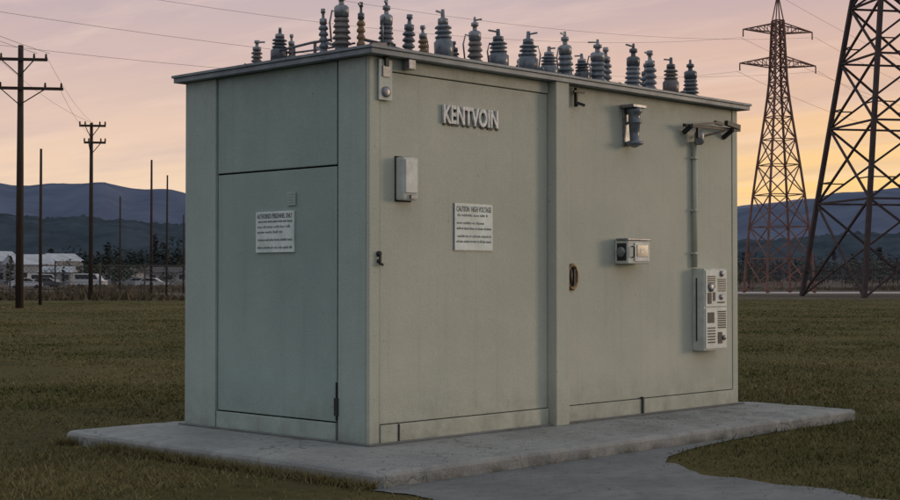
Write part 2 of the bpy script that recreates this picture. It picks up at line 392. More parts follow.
bm_tube(bm,[(0.2,1.38,ZR+0.14),(0.2,1.2,ZR+0.15),(0.15,0.9,ZR+0.15),(0.12,0.62,ZR+0.14)],0.012,8)
bm_tube(bm,[(0.2,1.2,ZR+0.10),(0.2,0.8,ZR+0.09),(0.3,0.5,ZR+0.12)],0.009,8)
bm_beam(bm,(0.2,1.2,ZR),(0.2,1.2,ZR+0.16),0.02); bm_beam(bm,(0.15,0.85,ZR),(0.15,0.85,ZR+0.16),0.02)
bm_tube(bm,[(0.25,2.15,ZR+0.02),(0.25,1.9,ZR+0.05),(0.25,1.8,ZR+0.04)],0.016,8)
bm_tube(bm,[(0.25,0.35,ZR+0.13),(0.5,0.4,ZR+0.13),(0.8,0.4,ZR+0.10)],0.014,8)
bm_beam(bm,(0.28,0.28,ZR+0.08),(0.45,0.28,ZR+0.10),0.04,0.03)
for x in (0.65,1.4,1.8,2.15,2.55,2.85,3.1,3.55,3.85,4.25,4.9):
    bm_box(bm,x-0.06,x+0.06,0.42,0.5,ZR,ZR+random.uniform(0.05,0.16))
bm_tube(bm,[(1.0,0.45,ZR+0.07),(5.1,0.45,ZR+0.07)],0.012,8)
bm_obj(bm,'busbar',M_insB,bb)
box('front_roof_clip',B,(0.36,0.44,-0.10,-0.02,3.235,3.318),M_metal,0.004)

# ------------------------------------------------------------ slab
def concrete(name,a,b,crack=True):
    m=bpy.data.materials.new(name); m.use_nodes=True; nt=m.node_tree; p=nt.nodes['Principled BSDF']
    p.inputs['Roughness'].default_value=0.85; p.inputs['Specular IOR Level'].default_value=0.25
    g=nt.nodes.new('ShaderNodeNewGeometry'); P=g.outputs['Position']
    c=mixrgb(nt,rng_(nt,noise(nt,P,1.3,8,0.68),0.38,0.62),a,b)
    c=mixrgb(nt,rng_(nt,noise(nt,P,5,7,0.72),0.50,0.68,0,0.6),c,tuple(x*0.45 for x in a))
    c=mixrgb(nt,rng_(nt,noise(nt,P,120,2,0.6),0.3,0.7,0,0.4),c,tuple(x*1.4 for x in b))
    sep=nt.nodes.new('ShaderNodeSeparateXYZ'); nt.links.new(P,sep.inputs[0])
    if crack:
        c=mixrgb(nt,math_(nt,'MULTIPLY',rng_(nt,sep.outputs[2],0.01,0.09,0.8,0),rng_(nt,noise(nt,P,3,5,0.7),0.4,0.65)),c,(0.055,0.052,0.035))
        v=nt.nodes.new('ShaderNodeTexVoronoi'); v.feature='DISTANCE_TO_EDGE'; v.inputs['Scale'].default_value=0.42
        w=nt.nodes.new('ShaderNodeVectorMath'); w.operation='ADD'
        nn=nt.nodes.new('ShaderNodeTexNoise'); nn.inputs['Scale'].default_value=2.5; nn.inputs['Detail'].default_value=6
        nt.links.new(P,nn.inputs['Vector']); nt.links.new(P,w.inputs[0]); nt.links.new(nn.outputs['Color'],w.inputs[1]); nt.links.new(w.outputs[0],v.inputs['Vector'])
        c=mixrgb(nt,rng_(nt,v.outputs['Distance'],0.001,0.006,0.6,0.0),c,(0.05,0.05,0.045))
    nt.links.new(c,p.inputs['Base Color'])
    bp=nt.nodes.new('ShaderNodeBump'); bp.inputs['Strength'].default_value=0.7; bp.inputs['Distance'].default_value=0.014
    nt.links.new(math_(nt,'ADD',noise(nt,P,45,5,0.7),math_(nt,'MULTIPLY',noise(nt,P,5,5,0.6),2.0)),bp.inputs['Height']); nt.links.new(bp.outputs[0],p.inputs['Normal'])
    return m
M_conc=concrete('slab_concrete',(0.19,0.19,0.18),(0.31,0.31,0.29))
M_path=concrete('path_concrete',(0.115,0.118,0.115),(0.19,0.192,0.185),False)
SX0,SX1,SY0,SY1=-1.06,5.85,-1.24,2.88
bm=bmesh.new()
def rect_loop(x0,x1,y0,y1,step=0.12,j=0.012,cr=0.05):
    pts=[]
    def seg(a,b):
        dirn=(Vector(b)-Vector(a)).normalized(); a=Vector(a)+dirn*cr; b=Vector(b)-dirn*cr
        n=max(2,int((b-a).length/step))
        for i in range(n+1):
            q=a.lerp(b,i/n); pts.append(Vector((q.x+random.gauss(0,j)*abs(dirn.y),q.y+random.gauss(0,j)*abs(dirn.x))))
    seg((x0,y0),(x1,y0)); seg((x1,y0),(x1,y1)); seg((x1,y1),(x0,y1)); seg((x0,y1),(x0,y0))
    return pts
loop=rect_loop(SX0,SX1,SY0,SY1,0.12,0.006)
cc_=Vector(((SX0+SX1)/2,(SY0+SY1)/2)); hx=(SX1-SX0)/2; hy=(SY1-SY0)/2
def off(p,d): return Vector((cc_.x+(p.x-cc_.x)*(hx-d)/hx, cc_.y+(p.y-cc_.y)*(hy-d)/hy))
levels=[(0.0,-0.05),(0.0,0.085),(0.010,0.108),(0.035,0.118),(0.20,0.12)]
chip=[min(0.022,max(0,random.gauss(-0.4,1))*0.010) for _ in loop]
rings=[[bm.verts.new((*off(p,d+(chip[i] if 0.08<z<0.119 else 0)),z-(chip[i]*0.8 if 0.1<z<0.119 else 0))) for i,p in enumerate(loop)] for d,z in levels]
n=len(loop)
for a,b in zip(rings[:-1],rings[1:]):
    for k in range(n): bm.faces.new((a[k],a[(k+1)%n],b[(k+1)%n],b[k]))
bm.faces.new(rings[-1])
SL=bm_obj(bm,'concrete_slab',M_conc)
bm=bmesh.new()
bm_box(bm,-0.05,L_+0.05,-0.06,-0.0165,0.121,0.137); bm_box(bm,-0.05,-0.0125,-0.014,W_+0.05,0.121,0.137)
bm_obj(bm,'sealant_fillet',M_path,B,bevel=0.006)

EDGEW=lambda iy: np.where(iy<12,2.9*np.exp(-iy*0.75),0)
bm=bmesh.new()
pl=[];pr=[]
for i in range(90):
    y=SY0-i*0.10; iy=i*0.10/0.15
    pl.append((-1.12+0.05*math.sin(i*0.5)+random.gauss(0,0.02)-0.008*i,y))
    pr.append((1.50+float(EDGEW(np.array(iy)))-0.03*iy+random.gauss(0,0.025)+0.07*math.sin(i*0.33)+0.04*math.sin(i*0.9),y))
vl=[bm.verts.new((x,y,0.008)) for x,y in pl]; vr=[bm.verts.new((x,y,0.008)) for x,y in pr]
for i in range(89): bm.faces.new((vl[i],vl[i+1],vr[i+1],vr[i]))
bm_obj(bm,'concrete_path',M_path)

# ------------------------------------------------------------ ground
M_gr=bpy.data.materials.new('lawn_ground'); M_gr.use_nodes=True; nt=M_gr.node_tree; p=nt.nodes['Principled BSDF']
p.inputs['Roughness'].default_value=0.95; p.inputs['Specular IOR Level'].default_value=0.05
gg=nt.nodes.new('ShaderNodeNewGeometry'); P=gg.outputs['Position']
c=mixrgb(nt,rng_(nt,noise(nt,P,0.35,8,0.65),0.38,0.62),(0.070,0.066,0.022),(0.130,0.108,0.042))
c=mixrgb(nt,rng_(nt,noise(nt,P,0.09,6,0.6),0.45,0.65,0,0.7),c,(0.155,0.120,0.052))
c=mixrgb(nt,rng_(nt,noise(nt,P,6,6,0.8),0.42,0.68,0,0.6),c,(0.035,0.033,0.014))
c=mixrgb(nt,rng_(nt,noise(nt,P,40,3,0.8),0.45,0.7,0,0.4),c,(0.16,0.14,0.07))
vm=nt.nodes.new('ShaderNodeVectorMath'); vm.operation='DISTANCE'; vm.inputs[1].default_value=(0,0,0); nt.links.new(P,vm.inputs[0])
far=rng_(nt,math_(nt,'ADD',vm.outputs['Value'],math_(nt,'MULTIPLY',noise(nt,P,0.06,4,0.6),40)),95,125)
c2=mixrgb(nt,rng_(nt,noise(nt,P,0.03,6,0.7),0.4,0.6),(0.085,0.070,0.058),(0.15,0.120,0.095))
c=mixrgb(nt,far,c,c2)
nt.links.new(c,p.inputs['Base Color'])
bp=nt.nodes.new('ShaderNodeBump'); bp.inputs['Strength'].default_value=0.8; bp.inputs['Distance'].default_value=0.05
nt.links.new(noise(nt,P,14,6,0.8),bp.inputs['Height']); nt.links.new(bp.outputs[0],p.inputs['Normal'])
bm=bmesh.new(); s=6000
bm.faces.new([bm.verts.new(v) for v in ((-s,-s,0),(s,-s,0),(s,s,0),(-s,s,0))])
bm_obj(bm,'ground',M_gr)

def vc_mat(name,rough=0.9):
    m=bpy.data.materials.new(name); m.use_nodes=True; nt=m.node_tree; p=nt.nodes['Principled BSDF']
    a=nt.nodes.new('ShaderNodeVertexColor'); a.layer_name='tint'
    nt.links.new(a.outputs['Color'],p.inputs['Base Color']); p.inputs['Roughness'].default_value=rough; p.inputs['Specular IOR Level'].default_value=0.15
    return m
def tri_mesh(name,V,C,m,nper=3):
    nv=len(V); nf=nv//nper
    me=bpy.data.meshes.new(name); me.vertices.add(nv); me.vertices.foreach_set('co',V.astype(np.float32).ravel())
    me.loops.add(nv); me.loops.foreach_set('vertex_index',np.arange(nv,dtype=np.int32))
    me.polygons.add(nf); me.polygons.foreach_set('loop_start',np.arange(0,nv,nper,dtype=np.int32))
    me.update(calc_edges=True)
    ca=me.color_attributes.new('tint','FLOAT_COLOR','POINT')
    c4=np.ones((nv,4),np.float32); c4[:,:3]=C; ca.data.foreach_set('color',c4.ravel())
    me.materials.append(m)
    return link(bpy.data.objects.new(name,me))
Fn=np.array([F.x,F.y]); Rn=np.array([R.x,R.y]); Cn=np.array([CAM.x,CAM.y])
def vnoise(x,y,seed=0):
    s=np.zeros_like(x)
    for k,(f,a) in enumerate(((0.35,1),(0.9,.6),(2.1,.4),(5.3,.3))):
        r=np.random.default_rng(seed+k); ph=r.uniform(0,6.28,4); an=r.uniform(0,3.14,2)
        s+=a*np.sin(f*(x*np.cos(an[0])+y*np.sin(an[0]))*1.7+ph[0]+1.5*np.sin(f*y+ph[2]))*np.cos(f*(x*np.cos(an[1])+y*np.sin(an[1]))*1.3+ph[1]+1.5*np.sin(f*x+ph[3]))
    return s
M_grass=vc_mat('grass_blades')
N=430000
u=rng.uniform(0,1,N); d=6.5*(100/6.5)**(u**1.12); l=rng.uniform(-0.45,0.45,N)*d
xy=Cn+d[:,None]*Fn+l[:,None]*Rn
edge=np.zeros(N,bool)
# taller unmown tufts against the slab edge
ne=16000
te=rng.uniform(0,1,ne); side=rng.integers(0,3,ne); ofs=np.abs(rng.normal(0,0.05,ne))+0.008
ex=np.where(side==0,SX0-ofs,np.where(side==1,SX0+te*(SX1-SX0),SX1+ofs)); ey=np.where(side==1,SY0-ofs,SY0+te*(SY1-SY0))
ke=vnoise(ex*1.6,ey*1.6,77)>-0.2; ex=ex[ke]; ey=ey[ke]; exy=np.stack([ex,ey],1); de=(exy-Cn)@Fn
xy=np.concatenate([xy,exy]); d=np.concatenate([d,de]); edge=np.concatenate([edge,np.ones(len(ex),bool)]); N=len(xy)
inside=(xy[:,0]>SX0)&(xy[:,0]<SX1)&(xy[:,1]>SY0)&(xy[:,1]<SY1)
jit=rng.normal(0,0.10,N)
iy=(SY0-xy[:,1])/0.15
rgt=1.50+EDGEW(iy)-0.03*iy
path=(xy[:,1]<SY0)&(xy[:,0]>-1.12-0.012*iy+jit*0.6)&(xy[:,0]<rgt+jit)
nz=vnoise(xy[:,0],xy[:,1],3)
bald=vnoise(xy[:,0]*2.3,xy[:,1]*2.3,55)
keep=~inside&~path&((rng.uniform(0,1,N)<np.clip(0.62+0.35*nz+0.30*bald,0.08,1))|edge)
xy=xy[keep]; d=d[keep]; nz=nz[keep]; edge=edge[keep]; n=len(d)
hh=rng.uniform(0.014,0.046,n)*(1+0.35*nz)*np.clip(1.1-d/140,0.4,1); hh=np.where(edge,rng.uniform(0.03,0.10,n),hh)
ww=np.clip(0.0028*(d/9)**1.25,0.0028,0.05)*rng.uniform(0.7,1.5,n)
an=rng.uniform(0,6.28,n); dx=np.cos(an)*ww; dy=np.sin(an)*ww
lean=rng.normal(0,0.7,(n,2))*hh[:,None]
V=np.zeros((n,3,3))
V[:,0,0]=xy[:,0]-dx; V[:,0,1]=xy[:,1]-dy; V[:,1,0]=xy[:,0]+dx; V[:,1,1]=xy[:,1]+dy
V[:,2,0]=xy[:,0]+lean[:,0]; V[:,2,1]=xy[:,1]+lean[:,1]; V[:,2,2]=hh
t=np.clip(0.55+0.42*vnoise(xy[:,0]*0.7,xy[:,1]*0.7,11)+rng.normal(0,0.24,n),0,1)[:,None]
gcol=np.array([0.085,0.095,0.026])*(1-t)+np.array([0.30,0.235,0.105])*t
gcol*=rng.uniform(0.55,1.25,(n,1))
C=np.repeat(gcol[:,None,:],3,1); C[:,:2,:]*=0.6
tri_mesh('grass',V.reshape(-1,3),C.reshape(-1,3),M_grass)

# loose grit and leaf bits on slab and path
N=2600
gx=rng.uniform(-1.3,5.8,N); gy=np.where(rng.uniform(0,1,N)<0.45,rng.uniform(SY0+0.03,-0.07,N),SY0-0.03-np.abs(rng.normal(0,1.4,N)))
gz=np.where(gy>SY0,0.1225,0.0105)
k=((gy>SY0)&(gx>SX0+0.05)&(gx<SX1-0.05))|((gy<SY0)&(gx>-1.1)&(gx<1.5)); gx,gy,gz=gx[k],gy[k],gz[k]; n=len(gx)
V=np.stack([gx,gy,gz],1)[:,None,:]+rng.normal(0,1,(n,3,3))*rng.uniform(0.003,0.010,(n,1,1))*np.array([1,1,0.35]); V[:,:,2]=np.maximum(V[:,:,2],gz[:,None])
C=np.repeat((rng.uniform(0.4,1.1,(n,1))*np.array([0.20,0.17,0.12]))[:,None,:],3,1)
tri_mesh('gravel_grit',V.reshape(-1,3),C.reshape(-1,3),M_grass)

M_brush=vc_mat('dry_brush')
N=60000
d=rng.uniform(92,200,N); l=rng.uniform(-0.5,0.5,N)*d
k0=(l<0)|(d>160); d=d[k0]; l=l[k0]
xy=Cn+d[:,None]*Fn+l[:,None]*Rn
nz=vnoise(xy[:,0]*0.15,xy[:,1]*0.15,31)
k=nz>0.1; xy=xy[k]; n=len(xy); nz=nz[k]
hh=rng.uniform(0.15,0.7,n)*np.clip(nz,0.3,1.2); ww=rng.uniform(0.06,0.25,n); an=rng.uniform(0,6.28,n)
V=np.zeros((n,3,3)); dx=np.cos(an)*ww; dy=np.sin(an)*ww
V[:,0,0]=xy[:,0]-dx; V[:,0,1]=xy[:,1]-dy; V[:,1,0]=xy[:,0]+dx; V[:,1,1]=xy[:,1]+dy
V[:,2,0]=xy[:,0]+rng.normal(0,.15,n); V[:,2,1]=xy[:,1]+rng.normal(0,.15,n); V[:,2,2]=hh
t=rng.uniform(0,1,(n,1)); C=np.array([0.06,0.052,0.03])*(1-t)+np.array([0.15,0.11,0.07])*t
tri_mesh('dry_brush',V.reshape(-1,3),np.repeat(C[:,None,:],3,1).reshape(-1,3),M_brush)

M_tree=vc_mat('distant_foliage')
TV=[];TC=[]
def tree(px,py,H,conifer,col,nf):
    if conifer:
        tt=rng.uniform(0.04,1,nf); rr=(1-tt)*H*0.20*rng.uniform(0.35,1.05,nf)*(0.8+0.35*np.sin(tt*38)); z=H*tt
    else:
        nc=7; cc=rng.normal(0,1,(nc,3))*np.array([H*.24,H*.24,H*.15])+np.array([0,0,H*.48]); idx=rng.integers(0,nc,nf)
        q=rng.normal(0,1,(nf,3)); q/=np.linalg.norm(q,axis=1)[:,None]; q*=H*0.19*rng.uniform(0.5,1.1,(nf,1)); pp=cc[idx]+q
    a=rng.uniform(0,6.28,nf)
    if conifer: pp=np.stack([rr*np.cos(a),rr*np.sin(a),z],1)
    pp[:,2]=np.maximum(pp[:,2],0.2)
    pp+=np.array([px,py,0])
    s=H*0.05
    v=pp[:,None,:]+rng.normal(0,s,(nf,3,3))*np.array([1,1,0.7])
    v[:,:,2]=np.maximum(v[:,:,2],0)
    shade=rng.uniform(0.6,1.3,(nf,1))
    TV.append(v.reshape(-1,3)); TC.append(np.repeat((np.array(col)*shade)[:,None,:],3,1).reshape(-1,3))
    w=H*0.018
    tv=np.array([[px-w,py,0],[px+w,py,0],[px,py,H*0.6],[px,py-w,0],[px,py+w,0],[px,py,H*0.6]]); TV.append(tv); TC.append(np.tile([0.03,0.025,0.02],(6,1)))
def belt(l0,l1,d0,d1,count,h0,h1,col,nf=260,pc=0.4):
    for i in range(count):
        dd=random.uniform(d0,d1); ll=random.uniform(l0,l1)*dd; pnt=site(dd,ll)
        H=random.uniform(h0,h1)*(0.85+0.2*math.sin(ll*0.06))
        cc=[c*random.uniform(0.8,1.2) for c in col]
        tree(pnt.x,pnt.y,H,random.random()<pc,cc,nf)
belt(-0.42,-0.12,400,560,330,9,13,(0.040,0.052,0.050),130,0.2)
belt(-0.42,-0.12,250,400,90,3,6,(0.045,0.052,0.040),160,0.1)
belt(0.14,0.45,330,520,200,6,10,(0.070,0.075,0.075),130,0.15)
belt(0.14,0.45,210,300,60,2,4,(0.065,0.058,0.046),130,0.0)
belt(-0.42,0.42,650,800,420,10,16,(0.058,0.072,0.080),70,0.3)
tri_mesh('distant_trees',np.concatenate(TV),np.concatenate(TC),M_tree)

# ------------------------------------------------------------ hills
M_hill=mat('hill_slope_hazed',(0.125,0.145,0.205),1.0,0,(0.095,0.113,0.165),0.008,9,lo=0.40,hi=0.60,spec=0)  # aerial haze painted in as a pale bluish base colour
M_hill0=mat('foothill_forest',(0.062,0.078,0.095),1.0,0,(0.042,0.054,0.066),0.03,9,lo=0.40,hi=0.60,spec=0)  # dark forest with bluish distance haze mixed into its colour
M_hill2=mat('hill_far_hazed',(0.19,0.195,0.27),1.0,0,(0.16,0.17,0.24),0.003,8,spec=0)  # farther ridge, more of the distance haze put into its colour
def hills(name,m,D,depth,hf,amp,seed,gul=1.0,fr=9,jag=0.06):
    bm=bmesh.new(); na,nd=420,16; rows=[]
    r=np.random.default_rng(seed); ph=r.uniform(0,6.28,12)
    for j in range(nd):
        row=[]
        for i in range(na):
            a=-0.75+1.5*i/(na-1); t=j/(nd-1); dd=D+depth*t
            l=a*dd
            ridge=hf(a)
            w=sum(amp/(k+1)**1.3*math.sin((k+1)*fr*a+ph[k]+t*2.1*(k%3)) for k in range(10))
            prof=math.sin(min(1,t*1.0)*math.pi*0.5)**0.8
            gull=gul*(0.07*math.sin(a*83+t*3+ph[3])+0.05*math.sin(a*151-t*4+ph[5]))
            z=(ridge+w*0.5)*prof*(1+gull*(1-t)) + r.normal(0,amp*jag)*t
            p_=site(dd,l); row.append(bm.verts.new((p_.x,p_.y,max(z,-2))))
        rows.append(row)
    for j in range(nd-1):
        for i in range(na-1):
            f=bm.faces.new((rows[j][i],rows[j][i+1],rows[j+1][i+1],rows[j+1][i])); f.smooth=True
    bm_obj(bm,name,m)
def h1(a):
    xs=[-0.8,-0.42,-0.31,-0.27,-0.24,-0.20,-0.16,0.0,0.15,0.20,0.24,0.28,0.31,0.40,0.8]
    ys=[110,125,136,134,137,128,112,80,85,100,112,122,130,138,110]
    return float(np.interp(a,xs,ys))
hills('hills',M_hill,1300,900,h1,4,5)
def h2(a):
    xs=[-0.8,-0.3,-0.2,-0.15,0.0,0.2,0.26,0.31,0.8]; ys=[180,222,208,190,150,185,205,228,200]
    return float(np.interp(a,xs,ys))
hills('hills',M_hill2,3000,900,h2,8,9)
def h0(a):
    xs=[-0.8,-0.32,-0.25,-0.18,0.0,0.18,0.25,0.32,0.8]; ys=[44,46,44,38,22,26,29,33,36]
    return float(np.interp(a,xs,ys))
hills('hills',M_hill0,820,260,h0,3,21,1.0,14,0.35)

# ------------------------------------------------------------ town on the left
M_bw=mat('painted_shed_wall',(0.34,0.34,0.35),0.8,0,(0.22,0.22,0.23),0.5)
M_br=mat('shed_roof',(0.48,0.49,0.52),0.6,0,(0.28,0.29,0.31),0.4)
M_bd=mat('dark_roof',(0.10,0.09,0.09),0.8)
M_win=mat('window_dark',(0.03,0.035,0.04),0.2)
def shed(d,l,w,dp,h,rh,roofm,ang=0):
    e=empty('warehouse_building'); p0=site(d,l)
    bm=bmesh.new(); bm_box(bm,-w/2,w/2,-dp/2,dp/2,0,h); bm_obj(bm,'walls',M_bw,e)
    bm=bmesh.new()
    vs=[bm.verts.new(v) for v in ((-w/2-.4,-dp/2-.4,h+.01),(w/2+.4,-dp/2-.4,h+.01),(w/2+.4,dp/2+.4,h+.01),(-w/2-.4,dp/2+.4,h+.01),(-w/2-.4,0,h+rh),(w/2+.4,0,h+rh))]
    for f in ((0,1,5,4),(2,3,4,5),(0,4,3),(1,2,5),(3,2,1,0)): bm.faces.new([vs[i] for i in f])
    bm_obj(bm,'roof',roofm,e)
    bm=bmesh.new(); x=-w/2+1.0
    while x<w/2-1.5:
        bm_box(bm,x,x+1.2,-dp/2-0.05,-dp/2-0.01,1.0,min(h-0.5,2.4)); x+=random.choice((2.6,3.4,5))
    bm_obj(bm,'windows',M_win,e)
    e.location=p0; e.rotation_euler=(0,0,ANG-rad(90)+ang)
for a in ((300,-87,8,7,4.0,2.2,M_br,0.7),(320,-97,9,8,3.2,1.6,M_bd,-0.3),(285,-77,6,6,2.4,1.2,M_br,0.1),(330,-104,9,9,5,2.4,M_br,0.8),
          (340,-76,8,7,2.6,1.2,M_bd,-0.4),(360,-70,8,6,2.6,1.4,M_bd,0.4),(310,-108,12,9,4,2,M_br,0.1),(365,-98,8,8,5.4,2.0,M_br,0.9),(300,-60,6,5,2.4,1.2,M_bd,0.2)): shed(*a)
M_tyre=mat('tyre',(0.02,0.02,0.02),0.8)
def car(d,l,col,ang,van=False):
    e=empty('parked_car',site(d,l)); e.rotation_euler=(0,0,ANG-rad(90)+ang)
    mp_=mat('car_paint',col,0.35,0.2,tuple(c*0.9 for c in col),1)
    if van: prof=[(-2.3,.35),(2.3,.35),(2.35,.95),(1.7,1.15),(1.2,1.95),(-2.25,2.0),(-2.35,1.0)]; cab=[(-2.0,1.2),(1.5,1.2),(1.08,1.82),(-2.0,1.85)]
    else: prof=[(-2.15,.3),(2.1,.3),(2.2,.7),(1.2,.92),(0.5,1.38),(-0.9,1.42),(-1.6,1.0),(-2.2,.9)]; cab=[(-1.45,.98),(1.0,.95),(0.42,1.30),(-0.85,1.34)]
    def ext(pr,y0,y1,m,nm):
        bm=bmesh.new(); a=[bm.verts.new((x,y0,z)) for x,z in pr]; b=[bm.verts.new((x,y1,z)) for x,z in pr]; n=len(pr)
        bm.faces.new(a); bm.faces.new(b[::-1])
        for k in range(n): bm.faces.new((a[k],b[k],b[(k+1)%n],a[(k+1)%n]))
        bmesh.ops.recalc_face_normals(bm,faces=bm.faces); bm_obj(bm,nm,m,e,bevel=0.05 if nm=='body' else 0)
    ext(prof,-0.85,0.85,mp_,'body'); ext(cab,-0.87,0.87,M_win,'windows')
    bm=bmesh.new()
    for x in (-1.35,1.35):
        for y in (-0.85,0.72): bm_lathe(bm,[(0.2,0),(0.33,0.02),(0.33,0.14),(0.2,0.16)],(x,y+0.16,0.33),14,M=Matrix.Rotation(rad(90),3,'X'))
    bm_obj(bm,'wheels',M_tyre,e)
for a in ((190,-55.5,(0.55,0.56,0.58),0.3,False),(205,-57,(0.08,0.08,0.10),0.1,False),(210,-52,(0.6,0.6,0.6),-0.2,True),(215,-46,(0.25,0.27,0.3),0.2,False),(200,-41,(0.5,0.5,0.52),0.0,False),(225,-63,(0.6,0.6,0.6),0.5,True)): car(*a)

M_road=mat('gravel_road',(0.50,0.44,0.40),0.9,0,(0.34,0.30,0.27),0.4)
bm=bmesh.new(); A=[];Bv=[]
for i in range(40):
    l=24+i*3; w=2.0+0.8*math.sin(i*0.6); d0=136+1.5*math.sin(i*0.3)+ (0 if l<45 else (l-45)*0.1)
    A.append(bm.verts.new(site(d0-w-5,l,0.02))); Bv.append(bm.verts.new(site(d0+w+5,l,0.02)))
for i in range(39): bm.faces.new((A[i],A[i+1],Bv[i+1],Bv[i]))
bm_obj(bm,'gravel_road',M_road)

# ------------------------------------------------------------ fence
def fence(l0,l1,d0,d1,h=2.1,step=3.0,name='chain_link_fence'):
    e=empty(name); a=site(d0,l0); b=site(d1,l1); n=int((b-a).length/step); v=(b-a)/n; dirv=v.normalized()
    bm=bmesh.new()
    for i in range(n+1):
        p_=a+v*i; bm_beam(bm,p_,p_+Vector((0,0,h+0.1+random.uniform(-.05,.25))),0.12 if i%4==0 else 0.08)
    bm_obj(bm,'posts',M_fpost,e)
    bm=bmesh.new()
    for z in (0.1,h*0.5,h): bm_beam(bm,a+Vector((0,0,z)),b+Vector((0,0,z)),0.035)
    Ltot=(b-a).length; s=0.30; x=-h
    while x<Ltot:
        x0=max(x,0); x1=min(x+h,Ltot)
        bm_beam(bm,a+dirv*x0+Vector((0,0,x0-x+0.03)),a+dirv*x1+Vector((0,0,x1-x)),0.014)
        bm_beam(bm,a+dirv*x0+Vector((0,0,h-(x0-x))),a+dirv*x1+Vector((0,0,max(h-(x1-x),0.03))),0.014)
        x+=s
    bm_obj(bm,'wire_mesh',M_fence,e)
fence(-60,0,96,102,2.3)
fence(14,75,158,148,3.2)

# ------------------------------------------------------------ utility poles
def pole(d,l,H,r,arms=(),lean=0,armang=0.15):
    e=empty('utility_pole',site(d,l)); e.rotation_euler=(0,rad(lean),0)
    bm=bmesh.new(); bm_tube(bm,[(0,0,-0.3),(0,0,H*0.5),(0,0,H)],[r,r*0.85,r*0.65],10); bm_obj(bm,'shaft',M_wood,e)
    ax=(R*math.cos(armang)+F*math.sin(armang))
    if arms:
        bm=bmesh.new()
        for (z,half,ctr) in arms:
            c0=ax*ctr
            off_=-F*(r*0.8)
            bm_beam(bm,c0+off_-ax*half+Vector((0,0,z)),c0+off_+ax*half+Vector((0,0,z)),0.12,0.14)
            bm_beam(bm,off_+Vector((0,0,z-0.8)),c0+off_+ax*half*0.55+Vector((0,0,z-0.02)),0.05)
            bm_beam(bm,off_+Vector((0,0,z-0.8)),c0+off_-ax*half*0.55+Vector((0,0,z-0.02)),0.05)
            for s_ in (-0.95,-0.55,0.55,0.95):
                bm_lathe(bm,[(0.03,0.07),(0.07,0.12),(0.04,0.18),(0.06,0.22),(0.02,0.3)],c0+off_+ax*half*s_+Vector((0,0,z)),8)
        bm_obj(bm,'crossarms',M_wood,e)
    return e
pole(70,-20.75,12.7,0.20,((12.0,1.4,-0.1),(10.6,1.9,0.15)))
pole(78,-22.0,8.4,0.10)
pole(95,-23.5,11.6,0.16,((11.4,0.85,0.1),(10.3,0.7,0.25)))
pole(110,-25.0,7.6,0.09); pole(104,-21.4,9.9,0.11); pole(104,-20.3,8.8,0.09,lean=0.3); pole(128,-23.5,7,0.09)
pole(38,-24.5,14.5,0.2,((13.9,1.5,0),(12.6,1.7,0)))
pole(150,-47,8,0.1); pole(170,35,7,0.1); pole(180,62,8,0.12)

# ------------------------------------------------------------ lattice towers
def pylon(d,l,levels,legw,brw,rot,arms,m,apex=None):
    e=empty('transmission_tower',site(d,l)); e.rotation_euler=(0,0,ANG-rad(90)+rot)
    bm=bmesh.new()
    def cor(z,hw,k): return Vector(((-1,1,1,-1)[k]*hw,(-1,-1,1,1)[k]*hw,z))
    for (z0,w0),(z1,w1) in zip(levels[:-1],levels[1:]):
        for k in range(4):
            bm_beam(bm,cor(z0,w0,k),cor(z1,w1,k),legw)
            j=(k+1)%4
            bm_beam(bm,cor(z0,w0,k),cor(z1,w1,j),brw); bm_beam(bm,cor(z0,w0,j),cor(z1,w1,k),brw)
            bm_beam(bm,cor(z1,w1,k),cor(z1,w1,j),brw)
            if w0>2.4:
                zc=z0+(z1-z0)*w0/(w0+w1); wc=w0+(w1-w0)*w0/(w0+w1)
                mid=(cor(zc,wc,k)+cor(zc,wc,j))/2
                q0=(cor(z0,w0,k)+mid)/2; bm_beam(bm,q0,(cor(z0,w0,k)+cor(zc,wc,k))/2,brw*0.6)
                q1=(cor(z0,w0,j)+mid)/2; bm_beam(bm,q1,(cor(z0,w0,j)+cor(zc,wc,j))/2,brw*0.6)
    bm_obj(bm,'lattice_body',m,e)
    bm=bmesh.new()
    for z,half,w,hh in arms:
        for s_ in (-1,1):
            tip=Vector((s_*half,0,z+hh*0.25))
            for y_ in (-w,w):
                bm_beam(bm,Vector((s_*w,y_,z)),tip,brw*1.1); bm_beam(bm,Vector((s_*w,y_,z+hh)),tip,brw*1.1)
                for q in (0.25,0.5,0.75):
                    a_=Vector((s_*w,y_,z)).lerp(tip,q); b_=Vector((s_*w,y_,z+hh)).lerp(tip,q); c_=Vector((s_*w,y_,z)).lerp(tip,max(q-0.25,0))
                    bm_beam(bm,a_,b_,brw*0.6); bm_beam(bm,c_,b_,brw*0.6)
            bm_tube(bm,[tip,tip-Vector((0,0,0.7))],0.06,6)
    if apex:
        for k in range(4): bm_beam(bm,cor(levels[-1][0],levels[-1][1],k),(0,0,apex),brw)
    bm_obj(bm,'crossarms',m,e)
    return e
pylon(136,30.8,[(0,2.42),(3.2,2.25),(6.2,2.03),(9.2,1.76),(12,1.46),(14.4,1.18),(16.5,0.94),(18.3,0.75),(19.8,0.62),(21.2,0.56),(22.4,0.52),(23.4,0.48),(24.6,0.44),(25.6,0.38)],0.17,0.085,0.25,
      [(21.2,3.9,0.55,0.95),(24.4,3.55,0.45,0.9)],M_steel2,28.2)
pylon(110,33.9,[(0,5.35),(7.2,4.45),(13.0,3.7),(18.0,3.05),(22.2,2.48),(25.2,2.05),(27.8,1.65),(30,1.3),(32,1.0)],0.32,0.15,0.18,
      [(30,8,1.1,1.6),(25.2,9,1.8,2.0)],M_steel,36)

